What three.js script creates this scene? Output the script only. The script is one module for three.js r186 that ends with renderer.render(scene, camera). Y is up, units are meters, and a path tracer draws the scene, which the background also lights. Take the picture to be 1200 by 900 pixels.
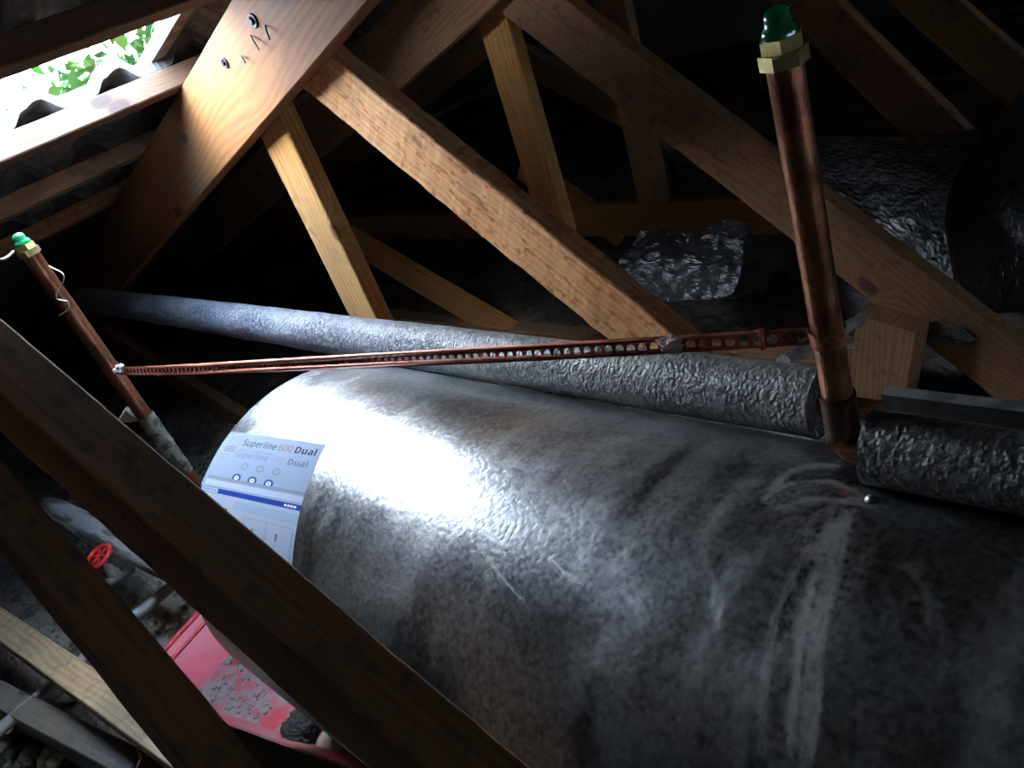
import * as THREE from 'three';
import { ImprovedNoise } from 'three/addons/math/ImprovedNoise.js';
import { mergeGeometries, mergeVertices } from 'three/addons/utils/BufferGeometryUtils.js';
import { RoundedBoxGeometry } from 'three/addons/geometries/RoundedBoxGeometry.js';

// ------------------------------------------------------------------ camera, sky, exposure
const scene = new THREE.Scene();
const camera = new THREE.PerspectiveCamera(53.03, 4 / 3, 0.02, 200);
camera.position.set(0, 1.06, 0);
camera.quaternion.setFromRotationMatrix(new THREE.Matrix4().makeBasis(
  new THREE.Vector3(0.7083, -0.33153, -0.62322), new THREE.Vector3(-0.12247, 0.81176, -0.57101), new THREE.Vector3(0.69521, 0.48077, 0.53437)));
const renderer = new THREE.WebGLRenderer({ antialias: true });
renderer.toneMapping = THREE.LinearToneMapping;
renderer.toneMappingExposure = 1.6;
renderer.shadowMap.enabled = true;
renderer.shadowMap.type = THREE.PCFSoftShadowMap;
const SKY = 40;                                     // radiance of the bright hazy sky, far above what the dark loft shows

// ------------------------------------------------------------------ random numbers and noise
let seed = 7;
const rnd = () => { seed = (seed * 1664525 + 1013904223) >>> 0; return seed / 4294967296; };
const rr = (a, b) => a + (b - a) * rnd();
const V = (x, y, z) => Array.isArray(x) ? new THREE.Vector3(...x) : new THREE.Vector3(x, y, z);
const perlin = new ImprovedNoise();
const n3 = (x, y, z) => perlin.noise(x, y, z);
function lattice(ix, iy, s) { let h = Math.imul(ix, 374761393) ^ Math.imul(iy, 668265263) ^ Math.imul(s, 1274126177); h = Math.imul(h ^ (h >>> 13), 1274126177); return ((h ^ (h >>> 16)) >>> 0) / 4294967296; }
function vn(x, y, px, py, s) {                      // value noise that repeats every px, py
  const ix = Math.floor(x), iy = Math.floor(y), fx = x - ix, fy = y - iy, u = fx * fx * (3 - 2 * fx), v = fy * fy * (3 - 2 * fy);
  const m = (a, p) => ((a % p) + p) % p, x0 = m(ix, px), x1 = m(ix + 1, px), y0 = m(iy, py), y1 = m(iy + 1, py);
  return (lattice(x0, y0, s) * (1 - u) + lattice(x1, y0, s) * u) * (1 - v) + (lattice(x0, y1, s) * (1 - u) + lattice(x1, y1, s) * u) * v;
}
function fbm(u, v, fx, fy, s, oct = 4) { let a = 0.5, t = 0, w = 0; for (let i = 0; i < oct; i++) { t += a * vn(u * fx, v * fy, fx, fy, s + i); w += a; a *= 0.5; fx *= 2; fy *= 2; } return t / w; }
const clamp = (x, a = 0, b = 1) => Math.min(b, Math.max(a, x));
const sstep = (a, b, x) => { const t = clamp((x - a) / (b - a)); return t * t * (3 - 2 * t); };
const enc = (c) => Math.round(255 * clamp(c <= 0.0031308 ? c * 12.92 : 1.055 * Math.pow(c, 1 / 2.4) - 0.055));
function tex(w, h, srgb, fn, wrap = THREE.RepeatWrapping) {
  const d = new Uint8Array(w * h * 4), o = [0, 0, 0];
  for (let y = 0; y < h; y++) for (let x = 0; x < w; x++) {
    fn((x + 0.5) / w, (y + 0.5) / h, o, x, y);
    const i = (y * w + x) * 4;
    for (let c = 0; c < 3; c++) d[i + c] = srgb ? enc(o[c]) : Math.round(255 * clamp(o[c]));
    d[i + 3] = 255;
  }
  const t = new THREE.DataTexture(d, w, h);
  t.wrapS = t.wrapT = wrap; t.magFilter = THREE.LinearFilter; t.minFilter = THREE.LinearMipmapLinearFilter; t.generateMipmaps = true;
  if (srgb) t.colorSpace = THREE.SRGBColorSpace;
  t.needsUpdate = true;
  return t;
}
const mix3 = (o, a, b, t) => { for (let c = 0; c < 3; c++) o[c] = a[c] + (b[c] - a[c]) * t; };

{ // the sky: thin bright cloud with bluish breaks, much the same all round
  const w = 512, h = 256, d = new Float32Array(w * h * 4);
  for (let y = 0; y < h; y++) for (let x = 0; x < w; x++) {
    const c = fbm(x / w, y / h, 10, 6, 91, 4), k = sstep(0.35, 0.7, c), i = (y * w + x) * 4;
    d[i] = 0.42 + 0.36 * k; d[i + 1] = 0.65 + 0.25 * k; d[i + 2] = 1.06 - 0.04 * k; d[i + 3] = 1;
  }
  const t = new THREE.DataTexture(d, w, h, THREE.RGBAFormat, THREE.FloatType);
  t.mapping = THREE.EquirectangularReflectionMapping; t.magFilter = THREE.LinearFilter; t.minFilter = THREE.LinearFilter; t.needsUpdate = true;
  scene.background = t; scene.environment = t;
  scene.backgroundIntensity = SKY; scene.environmentIntensity = SKY;
}

// ------------------------------------------------------------------ naming helpers
const used = {};
function numbered(name) { used[name] = (used[name] ?? -1) + 1; return used[name] ? name + '_' + String(used[name]).padStart(3, '0') : name; }
function shade(m) { m.castShadow = m.receiveShadow = true; return m; }
function thing(o, name, label, category, group) {
  o.name = numbered(name); o.userData = { label, category }; if (group) o.userData.group = group;
  scene.add(o); return o;
}
function part(geo, mat, name, parent, label) {
  const m = shade(new THREE.Mesh(geo, mat)); m.name = name; if (label) m.userData.label = label; parent.add(m); return m;
}
function struct(o, name) { o.name = name; o.userData.kind = 'structure'; scene.add(o); return o; }
const mesh = (g, m) => shade(new THREE.Mesh(g, m));
const std = (o) => new THREE.MeshStandardMaterial(o);
const lin = (r, g, b) => new THREE.Color().setRGB(r, g, b);

// ------------------------------------------------------------------ timber: textures and boards
// wood maps: u along the grain (1.28 m), v across it (0.32 m)
function wood(s, light, dark, { rough = 0, dirt = 0.2, dirtColor = [0.1, 0.075, 0.055], rings = 26 } = {}) {
  const W = 1024, Hh = 256, height = new Float32Array(W * Hh);
  const knots = []; for (let k = 0; k < 3; k++) knots.push([lattice(k, 1, s), lattice(k, 2, s), 0.008 + 0.01 * lattice(k, 3, s)]);
  const color = tex(W, Hh, true, (u, v, o, x, y) => {
    let warp = 0, kn = 0;
    for (const [ku, kv, kr] of knots) { let du = Math.abs(u - ku); du = Math.min(du, 1 - du) * 1.28; let dv = Math.abs(v - kv); dv = Math.min(dv, 1 - dv) * 0.32; const q = Math.hypot(du * 0.6, dv) / kr; warp += 1.4 * Math.exp(-q * q * 0.25); kn = Math.max(kn, 1 - sstep(0.6, 1.1, q)); }
    const flow = fbm(u, v, 3, 4, s, 3) * 2.4 + warp;
    const ring = 0.5 + 0.5 * Math.sin((v * rings + flow * 2.2) * 6.283), fibre = fbm(u, v, 12, 130, s + 11, 3), cloud = fbm(u, v, 5, 3, s + 23, 4), fine = fbm(u, v, 300, 90, s + 31, 2);
    let t = 0.42 * ring + 0.6 * (fibre - 0.2) + 0.5 * (cloud - 0.5) + 0.05;
    let h = 0.5 * fibre + 0.15 * ring;
    if (rough) {
      const saw = vn(u * 210 + 3 * fbm(u, v, 2, 8, s + 41, 2), v * 6, 210, 6, s + 43), tear = sstep(0.6, 0.78, fbm(u, v, 90, 34, s + 47, 3)), zone = sstep(0.4, 0.62, fbm(u, v, 4, 2, s + 53, 2));
      t = t * 0.6 + rough * (0.34 * saw + 0.5 * tear * (0.4 + zone) + 0.3 * zone - 0.2); h = 0.3 * fibre + rough * (0.7 * saw + 0.9 * fine - 0.9 * tear);
    }
    mix3(o, light, dark, clamp(t));
    const d = dirt * sstep(0.5, 0.75, fbm(u, v, 9, 5, s + 61, 5)) + dirt * 1.2 * sstep(0.64, 0.74, fbm(u, v, 70, 20, s + 67, 3));
    mix3(o, o, dirtColor, clamp(d)); if (kn) mix3(o, o, [dark[0] * 0.35, dark[1] * 0.3, dark[2] * 0.28], 0.8 * kn);
    height[y * W + x] = clamp(0.5 + 0.4 * (h - 0.4) + 0.1 * (fine - 0.5) - 0.2 * kn);
  });
  const bump = tex(W, Hh, false, (u, v, o, x, y) => { o[0] = o[1] = o[2] = height[y * W + x]; });
  const m = std({ map: color, bumpMap: bump, bumpScale: rough ? 0.0022 : 0.0007, roughness: 0.82, metalness: 0 });
  m.name = 'sawn wood';
  return m;
}
const M = {};
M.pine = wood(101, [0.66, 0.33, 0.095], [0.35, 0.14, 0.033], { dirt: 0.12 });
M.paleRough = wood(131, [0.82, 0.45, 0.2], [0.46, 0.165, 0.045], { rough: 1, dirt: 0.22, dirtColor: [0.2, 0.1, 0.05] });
M.shaded = wood(151, [0.36, 0.185, 0.082], [0.19, 0.09, 0.036], { dirt: 0.45, dirtColor: [0.12, 0.085, 0.055] });  // pine with dirt; shade on the unlit timbers is put into its colour
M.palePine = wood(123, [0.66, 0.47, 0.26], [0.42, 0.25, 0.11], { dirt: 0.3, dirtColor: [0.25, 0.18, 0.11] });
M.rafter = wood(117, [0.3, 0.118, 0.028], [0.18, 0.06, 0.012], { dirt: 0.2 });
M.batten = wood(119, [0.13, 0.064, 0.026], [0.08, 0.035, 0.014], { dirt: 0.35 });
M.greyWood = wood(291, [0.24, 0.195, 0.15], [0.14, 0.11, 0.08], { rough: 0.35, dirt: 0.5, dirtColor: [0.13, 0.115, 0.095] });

function boardGeo(L, w, h, s, rough = 0.0006) {      // along x, h along y, w along z; edges broken, faces a little uneven
  const c = 0.0022, nx = Math.max(2, Math.round(L / 0.02)), pos = [], uv = [], idx = [];
  const ring = [[w / 2, -h / 2 + c], [w / 2, h / 2 - c], [w / 2 - c, h / 2], [-w / 2 + c, h / 2], [-w / 2, h / 2 - c], [-w / 2, -h / 2 + c], [-w / 2 + c, -h / 2], [w / 2 - c, -h / 2]];
  const shift = lattice(s, 5, 9), shiftV = lattice(s, 6, 9);
  const put = (x, y, z, u, v) => {
    const k = 21, q = 90, e = rough;
    const dx = 0, dy = e * (n3(x * k + s, y * k, z * k) + 0.6 * n3(x * q, y * q + s, z * q)), dz = e * (n3(x * k, y * k + s, z * k + 7) + 0.6 * n3(x * q + s, y * q, z * q + 3));
    pos.push(x + dx, y + dy, z + dz); uv.push(u / 1.28 + shift, v / 0.32 + shiftV);
  };
  let per = 0;
  for (let k = 0; k < 8; k++) {
    const [z0, y0] = ring[k], [z1, y1] = ring[(k + 1) % 8], len = Math.hypot(z1 - z0, y1 - y0), m = k % 2 ? 1 : Math.max(2, Math.round(len / 0.014)), base = pos.length / 3;
    for (let i = 0; i <= nx; i++) for (let j = 0; j <= m; j++) { const t = j / m; put(-L / 2 + L * i / nx, y0 + (y1 - y0) * t, z0 + (z1 - z0) * t, L * i / nx, per + len * t); }
    for (let i = 0; i < nx; i++) for (let j = 0; j < m; j++) { const a = base + i * (m + 1) + j, b = a + m + 1; idx.push(a, b, a + 1, b, b + 1, a + 1); }
    per += len;
  }
  for (const e of [-1, 1]) {
    const base = pos.length / 3;
    put(e * L / 2, 0, 0, 0, 0);
    for (let k = 0; k < 8; k++) put(e * L / 2, ring[k][1], ring[k][0], ring[k][0] * 0.5, ring[k][1]);
    for (let k = 0; k < 8; k++) { const a = base + 1 + k, b = base + 1 + (k + 1) % 8; e > 0 ? idx.push(base, b, a) : idx.push(base, a, b); }
  }
  const g = new THREE.BufferGeometry();
  g.setAttribute('position', new THREE.Float32BufferAttribute(pos, 3)); g.setAttribute('uv', new THREE.Float32BufferAttribute(uv, 2)); g.setIndex(idx);
  // faces wind outward: flip if the first face looks inward
  const ia = idx.slice(0, 3).map((i) => V(pos[i * 3], pos[i * 3 + 1], pos[i * 3 + 2])), nn = ia[1].clone().sub(ia[0]).cross(ia[2].clone().sub(ia[0]));
  if (nn.z < 0) { const n = 8 * 3; for (let i = 0; i < idx.length - 2 * n; i += 3) [idx[i + 1], idx[i + 2]] = [idx[i + 2], idx[i + 1]]; g.setIndex(idx); }
  g.computeVertexNormals();
  return g;
}
let boardSeed = 1;
// a board from a to b (centre line); w = thickness along `side`, h = depth across it
function board(name, label, category, group, a, b, w, h, mat, { side = [0, 0, 1], rough, offset = [0, 0, 0] } = {}) {
  const A = V(a).add(V(offset)), B = V(b).add(V(offset)), ax = B.clone().sub(A), L = ax.length(); ax.normalize();
  let S = V(side); S.addScaledVector(ax, -S.dot(ax)).normalize();
  const T = S.clone().cross(ax);
  const m = mesh(boardGeo(L, w, h, boardSeed++, rough), mat);
  m.position.copy(A).add(B).multiplyScalar(0.5);
  m.quaternion.setFromRotationMatrix(new THREE.Matrix4().makeBasis(ax, T, S));
  return thing(m, name, label, category, group);
}
const local = (o, p) => { o.updateMatrixWorld(true); return o.worldToLocal(V(p)); };

// ------------------------------------------------------------------ roof: deck, tiles, battens, rafters
const roofY = (x) => 1.131 + 0.29 * (x + 1.2);       // line of the battens' centres
const UPS = V(0.9605, 0.2785, 0), NRM = V(-0.2785, 0.9605, 0);
const tileColor = tex(512, 512, true, (u, v, o) => {
  const n = fbm(u, v, 8, 8, 401, 5), sp = fbm(u, v, 90, 90, 407, 2);
  mix3(o, [0.115, 0.105, 0.096], [0.062, 0.055, 0.047], sstep(0.3, 0.7, n)); const li = sstep(0.6, 0.72, fbm(u, v, 24, 24, 411, 3)) * 0.5; mix3(o, o, [0.2, 0.2, 0.18], li); mix3(o, o, [0.05, 0.045, 0.04], sstep(0.66, 0.8, sp) * 0.6);
});
const grain = tex(512, 512, false, (u, v, o) => { o[0] = o[1] = o[2] = 0.6 * fbm(u, v, 60, 60, 421, 3) + 0.4 * fbm(u, v, 10, 10, 431, 3); });
const tileMat = std({ map: tileColor, bumpMap: grain, bumpScale: 0.002, roughness: 0.92 });
const deckMat = std({ color: lin(0.035, 0.03, 0.028), roughness: 0.95, bumpMap: grain, bumpScale: 0.002 });
function tileGeo(width, len, thick, s) {             // double-roll concrete tile: x up the slope, y out of it, z across
  const prof = (z) => { const p = ((z % 0.15) + 0.15) % 0.15; return 0.028 * sstep(0.055, 0.082, p) * (1 - 0.25 * sstep(0.09, 0.115, p)) * (1 - sstep(0.115, 0.148, p)); };
  const nz = 44, nx = 6, pos = [], uv = [], idx = [];
  const sheet = (top) => { const b = pos.length / 3;
    for (let i = 0; i <= nx; i++) for (let j = 0; j <= nz; j++) { const x = -len + len * i / nx, z = width * j / nz; const chip = (i === nx || i === 0) ? 0.004 * n3(z * 40 + s, s, i) : 0; pos.push(x + chip, prof(z) + (top ? thick : 0) + 0.0006 * n3(x * 60, z * 60, s + top), z); uv.push(x / 0.5 + s * 0.37, z / 0.5 + s * 0.19); }
    for (let i = 0; i < nx; i++) for (let j = 0; j < nz; j++) { const a = b + i * (nz + 1) + j, c = a + nz + 1; top ? idx.push(a, a + 1, c, a + 1, c + 1, c) : idx.push(a, c, a + 1, a + 1, c, c + 1); } return b; };
  const t = sheet(1), u = sheet(0);
  const edge = (list, flip) => { const b = pos.length / 3; for (const k of list) for (const q of [t + k, u + k]) { pos.push(pos[q * 3], pos[q * 3 + 1], pos[q * 3 + 2]); uv.push(pos[q * 3 + 1] / 0.5 + s, pos[q * 3 + 2] / 0.5 + pos[q * 3] / 0.5); }
    for (let k = 0; k + 1 < list.length; k++) { const a = b + 2 * k; flip ? idx.push(a, a + 1, a + 2, a + 1, a + 3, a + 2) : idx.push(a, a + 2, a + 1, a + 1, a + 2, a + 3); } };
  const row = (i) => [...Array(nz + 1).keys()].map((j) => i * (nz + 1) + j), col = (j) => [...Array(nx + 1).keys()].map((i) => i * (nz + 1) + j);
  edge(row(0), true); edge(row(nx), false); edge(col(0), false); edge(col(nz), true);
  const g = new THREE.BufferGeometry(); g.setAttribute('position', new THREE.Float32BufferAttribute(pos, 3)); g.setAttribute('uv', new THREE.Float32BufferAttribute(uv, 2)); g.setIndex(idx); g.computeVertexNormals();
  return g;
}
const roof = struct(new THREE.Group(), 'roof');
const tileGeos = [1, 2, 3, 4].map((s) => tileGeo(0.325, 0.43, 0.022, s));
const BAT = (k) => -1.165 - 0.35 * k;                  // x of batten k
const slopeTilt = Math.atan2(0.2785, 0.9605);
for (let k = -3; k <= 3; k++) for (let j = -6; j <= 5; j++) {
  const z0 = -0.7 + 0.3 * j;
  if (k === 0 && j === 0) continue;                   // one tile is out: the opening that lets the daylight in
  const slipped = k === -1 && j === 0;                // the tile above it has sagged onto the batten and slid a little
  const m = part(tileGeos[(k * 3 + j * 5 + 60) % 4], tileMat, 'roof_tile', roof);
  const x = BAT(k), aside = k === 0 && j === 1;       // the next tile was shoved sideways over its neighbour
  m.position.set(x, roofY(x), z0 + (aside ? 0.1 : 0)).addScaledVector(NRM, aside ? 0.046 : 0.021).addScaledVector(UPS, slipped ? -0.045 : 0.012);
  m.rotation.z = slopeTilt - (slipped ? 0.004 : 0.045) + rr(-0.002, 0.002);
}
function deck(x0, x1, z0, z1, lift) {                // sheathing where no single tile can be told apart
  const L = (x1 - x0) / 0.9605, m = part(new THREE.BoxGeometry(L, 0.05, z1 - z0), deckMat, 'roof_sheathing', roof), xm = (x0 + x1) / 2;
  m.position.set(xm, roofY(xm), (z0 + z1) / 2).addScaledVector(NRM, lift); m.rotation.z = slopeTilt;
}
deck(-5.4, -2.35, -4.7, 2.9, 0.06); deck(-0.45, 1.45, -4.7, 2.9, 0.115); deck(-2.5, -0.3, -4.7, -2.2, 0.115); deck(-2.5, -0.3, 0.98, 2.9, 0.115);
{
  const m = part(new THREE.BoxGeometry(6.9, 0.05, 7.6), deckMat, 'roof_sheathing', roof); m.position.set(1.37 + 3.2, roofY(1.37) + 0.1 - 0.93, -0.9); m.rotation.z = -slopeTilt;
}
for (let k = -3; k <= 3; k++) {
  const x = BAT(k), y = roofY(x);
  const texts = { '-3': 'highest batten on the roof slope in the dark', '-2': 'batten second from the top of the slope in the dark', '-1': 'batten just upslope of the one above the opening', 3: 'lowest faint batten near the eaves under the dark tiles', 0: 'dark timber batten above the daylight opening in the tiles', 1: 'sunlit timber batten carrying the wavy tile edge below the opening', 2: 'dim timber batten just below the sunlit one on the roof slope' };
  board('roof_batten', texts[k] ?? 'timber batten under the tiles in the dark part of the roof', 'batten', 'battens under the roof tiles', [x, y, -2.5], [x, y, 1.4], 0.038, 0.038, Math.abs(k) < 2 ? M.batten : M.shaded, { side: [0.9605, 0.2785, 0] });
}
function rafter(z, label, mat) {
  const a = [-4.6, roofY(-4.6), z], b = [1.3, roofY(1.3), z], off = NRM.clone().multiplyScalar(-0.019 - 0.076).toArray();
  return board('roof_rafter', label, 'rafter', 'rafters of the roof trusses', a, b, 0.038, 0.152, mat, { offset: off });
}
const rafterLit = rafter(-0.716, 'broad orange rafter with two bolt holes and bent nails under the opening', M.rafter);
rafter(-1.309, 'dark rafter second from the bolted one, further back in the loft', M.shaded);
rafter(-1.88, 'far rafter at the back of the loft in deep shadow', M.shaded);
rafter(0.3, 'rafter behind the camera on the near side', M.pine);
{ // bolts and nails in the lit rafter (its face z = -0.697)
  const metal = std({ color: lin(0.022, 0.016, 0.013), roughness: 0.6, metalness: 0.3 });
  const bolt = (p, r) => {
    const ring = new THREE.LatheGeometry([[0.0, 0.0006], [r * 0.55, 0.0006], [r * 0.6, 0.003], [r, 0.0032], [r * 1.06, 0.0015], [r * 1.06, -0.004]].map((q) => new THREE.Vector2(...q)), 28).rotateX(Math.PI / 2);
    const hex = new THREE.CylinderGeometry(r * 0.42, r * 0.46, 0.009, 6).rotateX(Math.PI / 2).translate(0, 0, 0.002);
    const m = part(mergeGeometries([ring, hex]), metal, 'bolt', rafterLit, 'dark steel bolt with washer'); m.position.copy(local(rafterLit, p)); m.quaternion.copy(rafterLit.quaternion.clone().invert());
  };
  bolt([-1.161, 1.076, -0.697], 0.0105); bolt([-1.302, 1.036, -0.697], 0.0085);
  for (const [p, q] of [[[-1.133, 1.064, -0.695], [-1.121, 1.045, -0.684]], [[-1.185, 1.059, -0.695], [-1.163, 1.038, -0.684]], [[-1.24, 1.037, -0.695], [-1.224, 1.027, -0.687]], [[-2.099, 0.878, -0.695], [-2.033, 0.852, -0.685]]]) {
    const a = local(rafterLit, p), b = local(rafterLit, q), c = a.clone().add(b).multiplyScalar(0.5).add(V(0.001, 0.002, 0.001));
    part(new THREE.TubeGeometry(new THREE.CatmullRomCurve3([a, c, b]), 8, 0.0016, 7), metal, 'nail', rafterLit, 'bent nail');
  }
}

// ------------------------------------------------------------------ truss webs and ties
const P = 'truss_post', D = 'truss_diagonal', T = 'tie_beam';
board(P, 'bright orange post hanging from the bolted rafter behind the long pipe', 'post', 'posts of the roof trusses', [-1.335, 1.05, -0.756], [-1.352, 0.02, -0.756], 0.038, 0.098, M.pine);
board(P, 'orange post crossed by a shadow band behind the rough diagonal', 'post', 'posts of the roof trusses', [-1.335, 1.05, -1.389], [-1.37, 0.37, -1.389], 0.038, 0.094, M.pine);
board(P, 'dim reddish post standing on the far tie beam', 'post', 'posts of the roof trusses', [-1.4, 1.03, -1.92], [-1.455, 0.1, -1.92], 0.038, 0.1, M.shaded);
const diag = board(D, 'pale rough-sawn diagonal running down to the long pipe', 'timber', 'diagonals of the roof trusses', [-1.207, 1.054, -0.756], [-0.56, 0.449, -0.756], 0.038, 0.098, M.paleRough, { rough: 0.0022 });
board(D, 'weathered brown diagonal with a knot behind the right copper pipe', 'timber', 'diagonals of the roof trusses', [-1.325, 1.055, -1.349], [-0.23, -0.01, -1.349], 0.038, 0.118, M.shaded, { rough: 0.0012 });
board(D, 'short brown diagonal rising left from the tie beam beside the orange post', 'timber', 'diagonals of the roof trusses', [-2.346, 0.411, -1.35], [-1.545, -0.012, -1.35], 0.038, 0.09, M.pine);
board(D, 'brown diagonal low on the left between copper pipe and heater', 'timber', 'diagonals of the roof trusses', [-3.549, 0.336, -0.756], [-2.236, -0.047, -0.756], 0.038, 0.1, M.shaded);
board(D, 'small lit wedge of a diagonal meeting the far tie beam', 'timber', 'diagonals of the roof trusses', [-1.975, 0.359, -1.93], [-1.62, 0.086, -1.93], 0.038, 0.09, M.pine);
board(D, 'almost black diagonal left of the reddish post', 'timber', 'diagonals of the roof trusses', [-2.552, 0.743, -2.5], [-1.691, 0.187, -2.5], 0.05, 0.11, M.shaded);
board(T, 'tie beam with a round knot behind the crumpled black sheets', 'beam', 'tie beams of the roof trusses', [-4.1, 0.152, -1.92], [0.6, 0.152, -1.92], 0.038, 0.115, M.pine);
board(T, 'dusty tie beam just above the long grey pipe', 'beam', 'tie beams of the roof trusses', [-2.9, 0.03, -1.349], [-0.56, 0.03, -1.349], 0.05, 0.11, M.shaded);
board('web_block', 'grey dusty timber block standing right of the copper pipe', 'timber', null, [-0.514, 0.229, -1.29], [-0.599, -0.194, -1.29], 0.05, 0.115, M.shaded, { side: [-0.15, 0.02, 1], rough: 0.001 });
board(D, 'dim slanting timber at the top right above the foil', 'timber', 'diagonals of the roof trusses', [-0.981, 0.817, -1.93], [-0.569, 0.27, -1.93], 0.038, 0.11, M.shaded);
board(D, 'faint timber in the far top right corner', 'timber', 'diagonals of the roof trusses', [-0.885, 0.594, -2.5], [-0.402, 0.021, -2.5], 0.038, 0.12, M.shaded);
{ // splinters on the rough diagonal's upper edge
  const at0 = local(diag, [-0.836, 0.763, -0.737]).x;
  for (const [dx, ax, ay, l] of [[0, -0.4, 1, 0.02], [0.008, 0.9, 0.35, 0.024], [0.014, 0.95, 0.1, 0.018], [-0.03, 0.2, 1, 0.009], [-0.11, -0.3, 1, 0.008], [0.12, 0.5, 1, 0.009], [0.21, -0.6, 1, 0.008]]) {
    const m = part(new THREE.ConeGeometry(0.0014, l, 5).translate(0, l * 0.45, 0), M.paleRough, 'splinter', diag); m.position.set(at0 + dx, 0.0475, 0.0175); m.quaternion.setFromUnitVectors(V(0, 1, 0), V(ax, ay, 0.25).normalize());
  }
}
// near foreground members
board('roof_brace', 'near black brace slanting across the front of the heater', 'timber', null, [-1.17, 1.043, -0.087], [-0.28, 0.409, -0.131], 0.055, 0.092, M.shaded, { side: [0.1, 0.1, 1], rough: 0.001 });
board('roof_brace', 'dark steep brace in the lower left corner in front of the red tray', 'timber', null, [-1.16, 1.0, -0.04], [-0.38, 0.447, 0.003], 0.042, 0.05, M.shaded, { side: [0.3, 0, 1], rough: 0.001 });
board('ceiling_joist', 'pale sunlit joist in the lower left corner', 'joist', 'joists on the loft floor', [-2.2, 0.135, 0.127], [-1.13, 0.135, 0.001], 0.056, 0.05, M.palePine, { side: [0.115, 0, 1] });
board('ceiling_joist', 'grey dusty joist below the pale one at the bottom left', 'joist', 'joists on the loft floor', [-2.1, 0.05, 0.24], [-1.1, 0.05, 0.025], 0.05, 0.1, M.greyWood, { side: [0.21, 0, 1] });

// ------------------------------------------------------------------ floor and walls of the loft
const dustTex = tex(1024, 1024, true, (u, v, o) => {
  const a = fbm(u, v, 6, 6, 501, 6), b = fbm(u, v, 70, 70, 511, 3), c = fbm(u, v, 14, 14, 521, 4);
  mix3(o, [0.11, 0.092, 0.074], [0.3, 0.25, 0.19], sstep(0.35, 0.65, a)); mix3(o, o, [0.3, 0.25, 0.18], 0.5 * sstep(0.6, 0.72, c)); mix3(o, o, [0.04, 0.034, 0.03], 0.7 * sstep(0.58, 0.72, b));
});
const dustBump = tex(1024, 1024, false, (u, v, o) => { o[0] = o[1] = o[2] = 0.5 * fbm(u, v, 20, 20, 531, 5) + 0.5 * fbm(u, v, 120, 120, 541, 2); });
function uvScale(g, k) { const u = g.attributes.uv; for (let i = 0; i < u.count; i++) u.setXY(i, u.getX(i) * k, u.getY(i) * k); return g; }
const dustMat = std({ map: dustTex, bumpMap: dustBump, bumpScale: 0.012, roughness: 0.97 });
const wallMat = std({ color: lin(0.09, 0.08, 0.07), roughness: 0.95, bumpMap: grain, bumpScale: 0.003 });
const boxAt = (x0, x1, y0, y1, z0, z1) => new THREE.BoxGeometry(x1 - x0, y1 - y0, z1 - z0).translate((x0 + x1) / 2, (y0 + y1) / 2, (z0 + z1) / 2);
struct(mesh(uvScale(boxAt(-5.6, 8, -0.08, 0, -4.9, 3.1), 9), dustMat), 'floor');
struct(mesh(boxAt(-5.3, -5.1, -0.3, 0.12, -4.9, 3.1), wallMat), 'wall_left');
for (const [n, z] of [['wall_back', -4.75], ['wall_front', 2.85]]) {
  const s = new THREE.Shape([[-5.4, -0.1], [8, -0.1], [8, 0.1], [1.4, 2.02], [-5.4, 0.05]].map((p) => new THREE.Vector2(...p)));
  struct(mesh(new THREE.ExtrudeGeometry(s, { depth: 0.15, bevelEnabled: false }).translate(0, 0, z - 0.075), wallMat), n);
}

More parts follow.
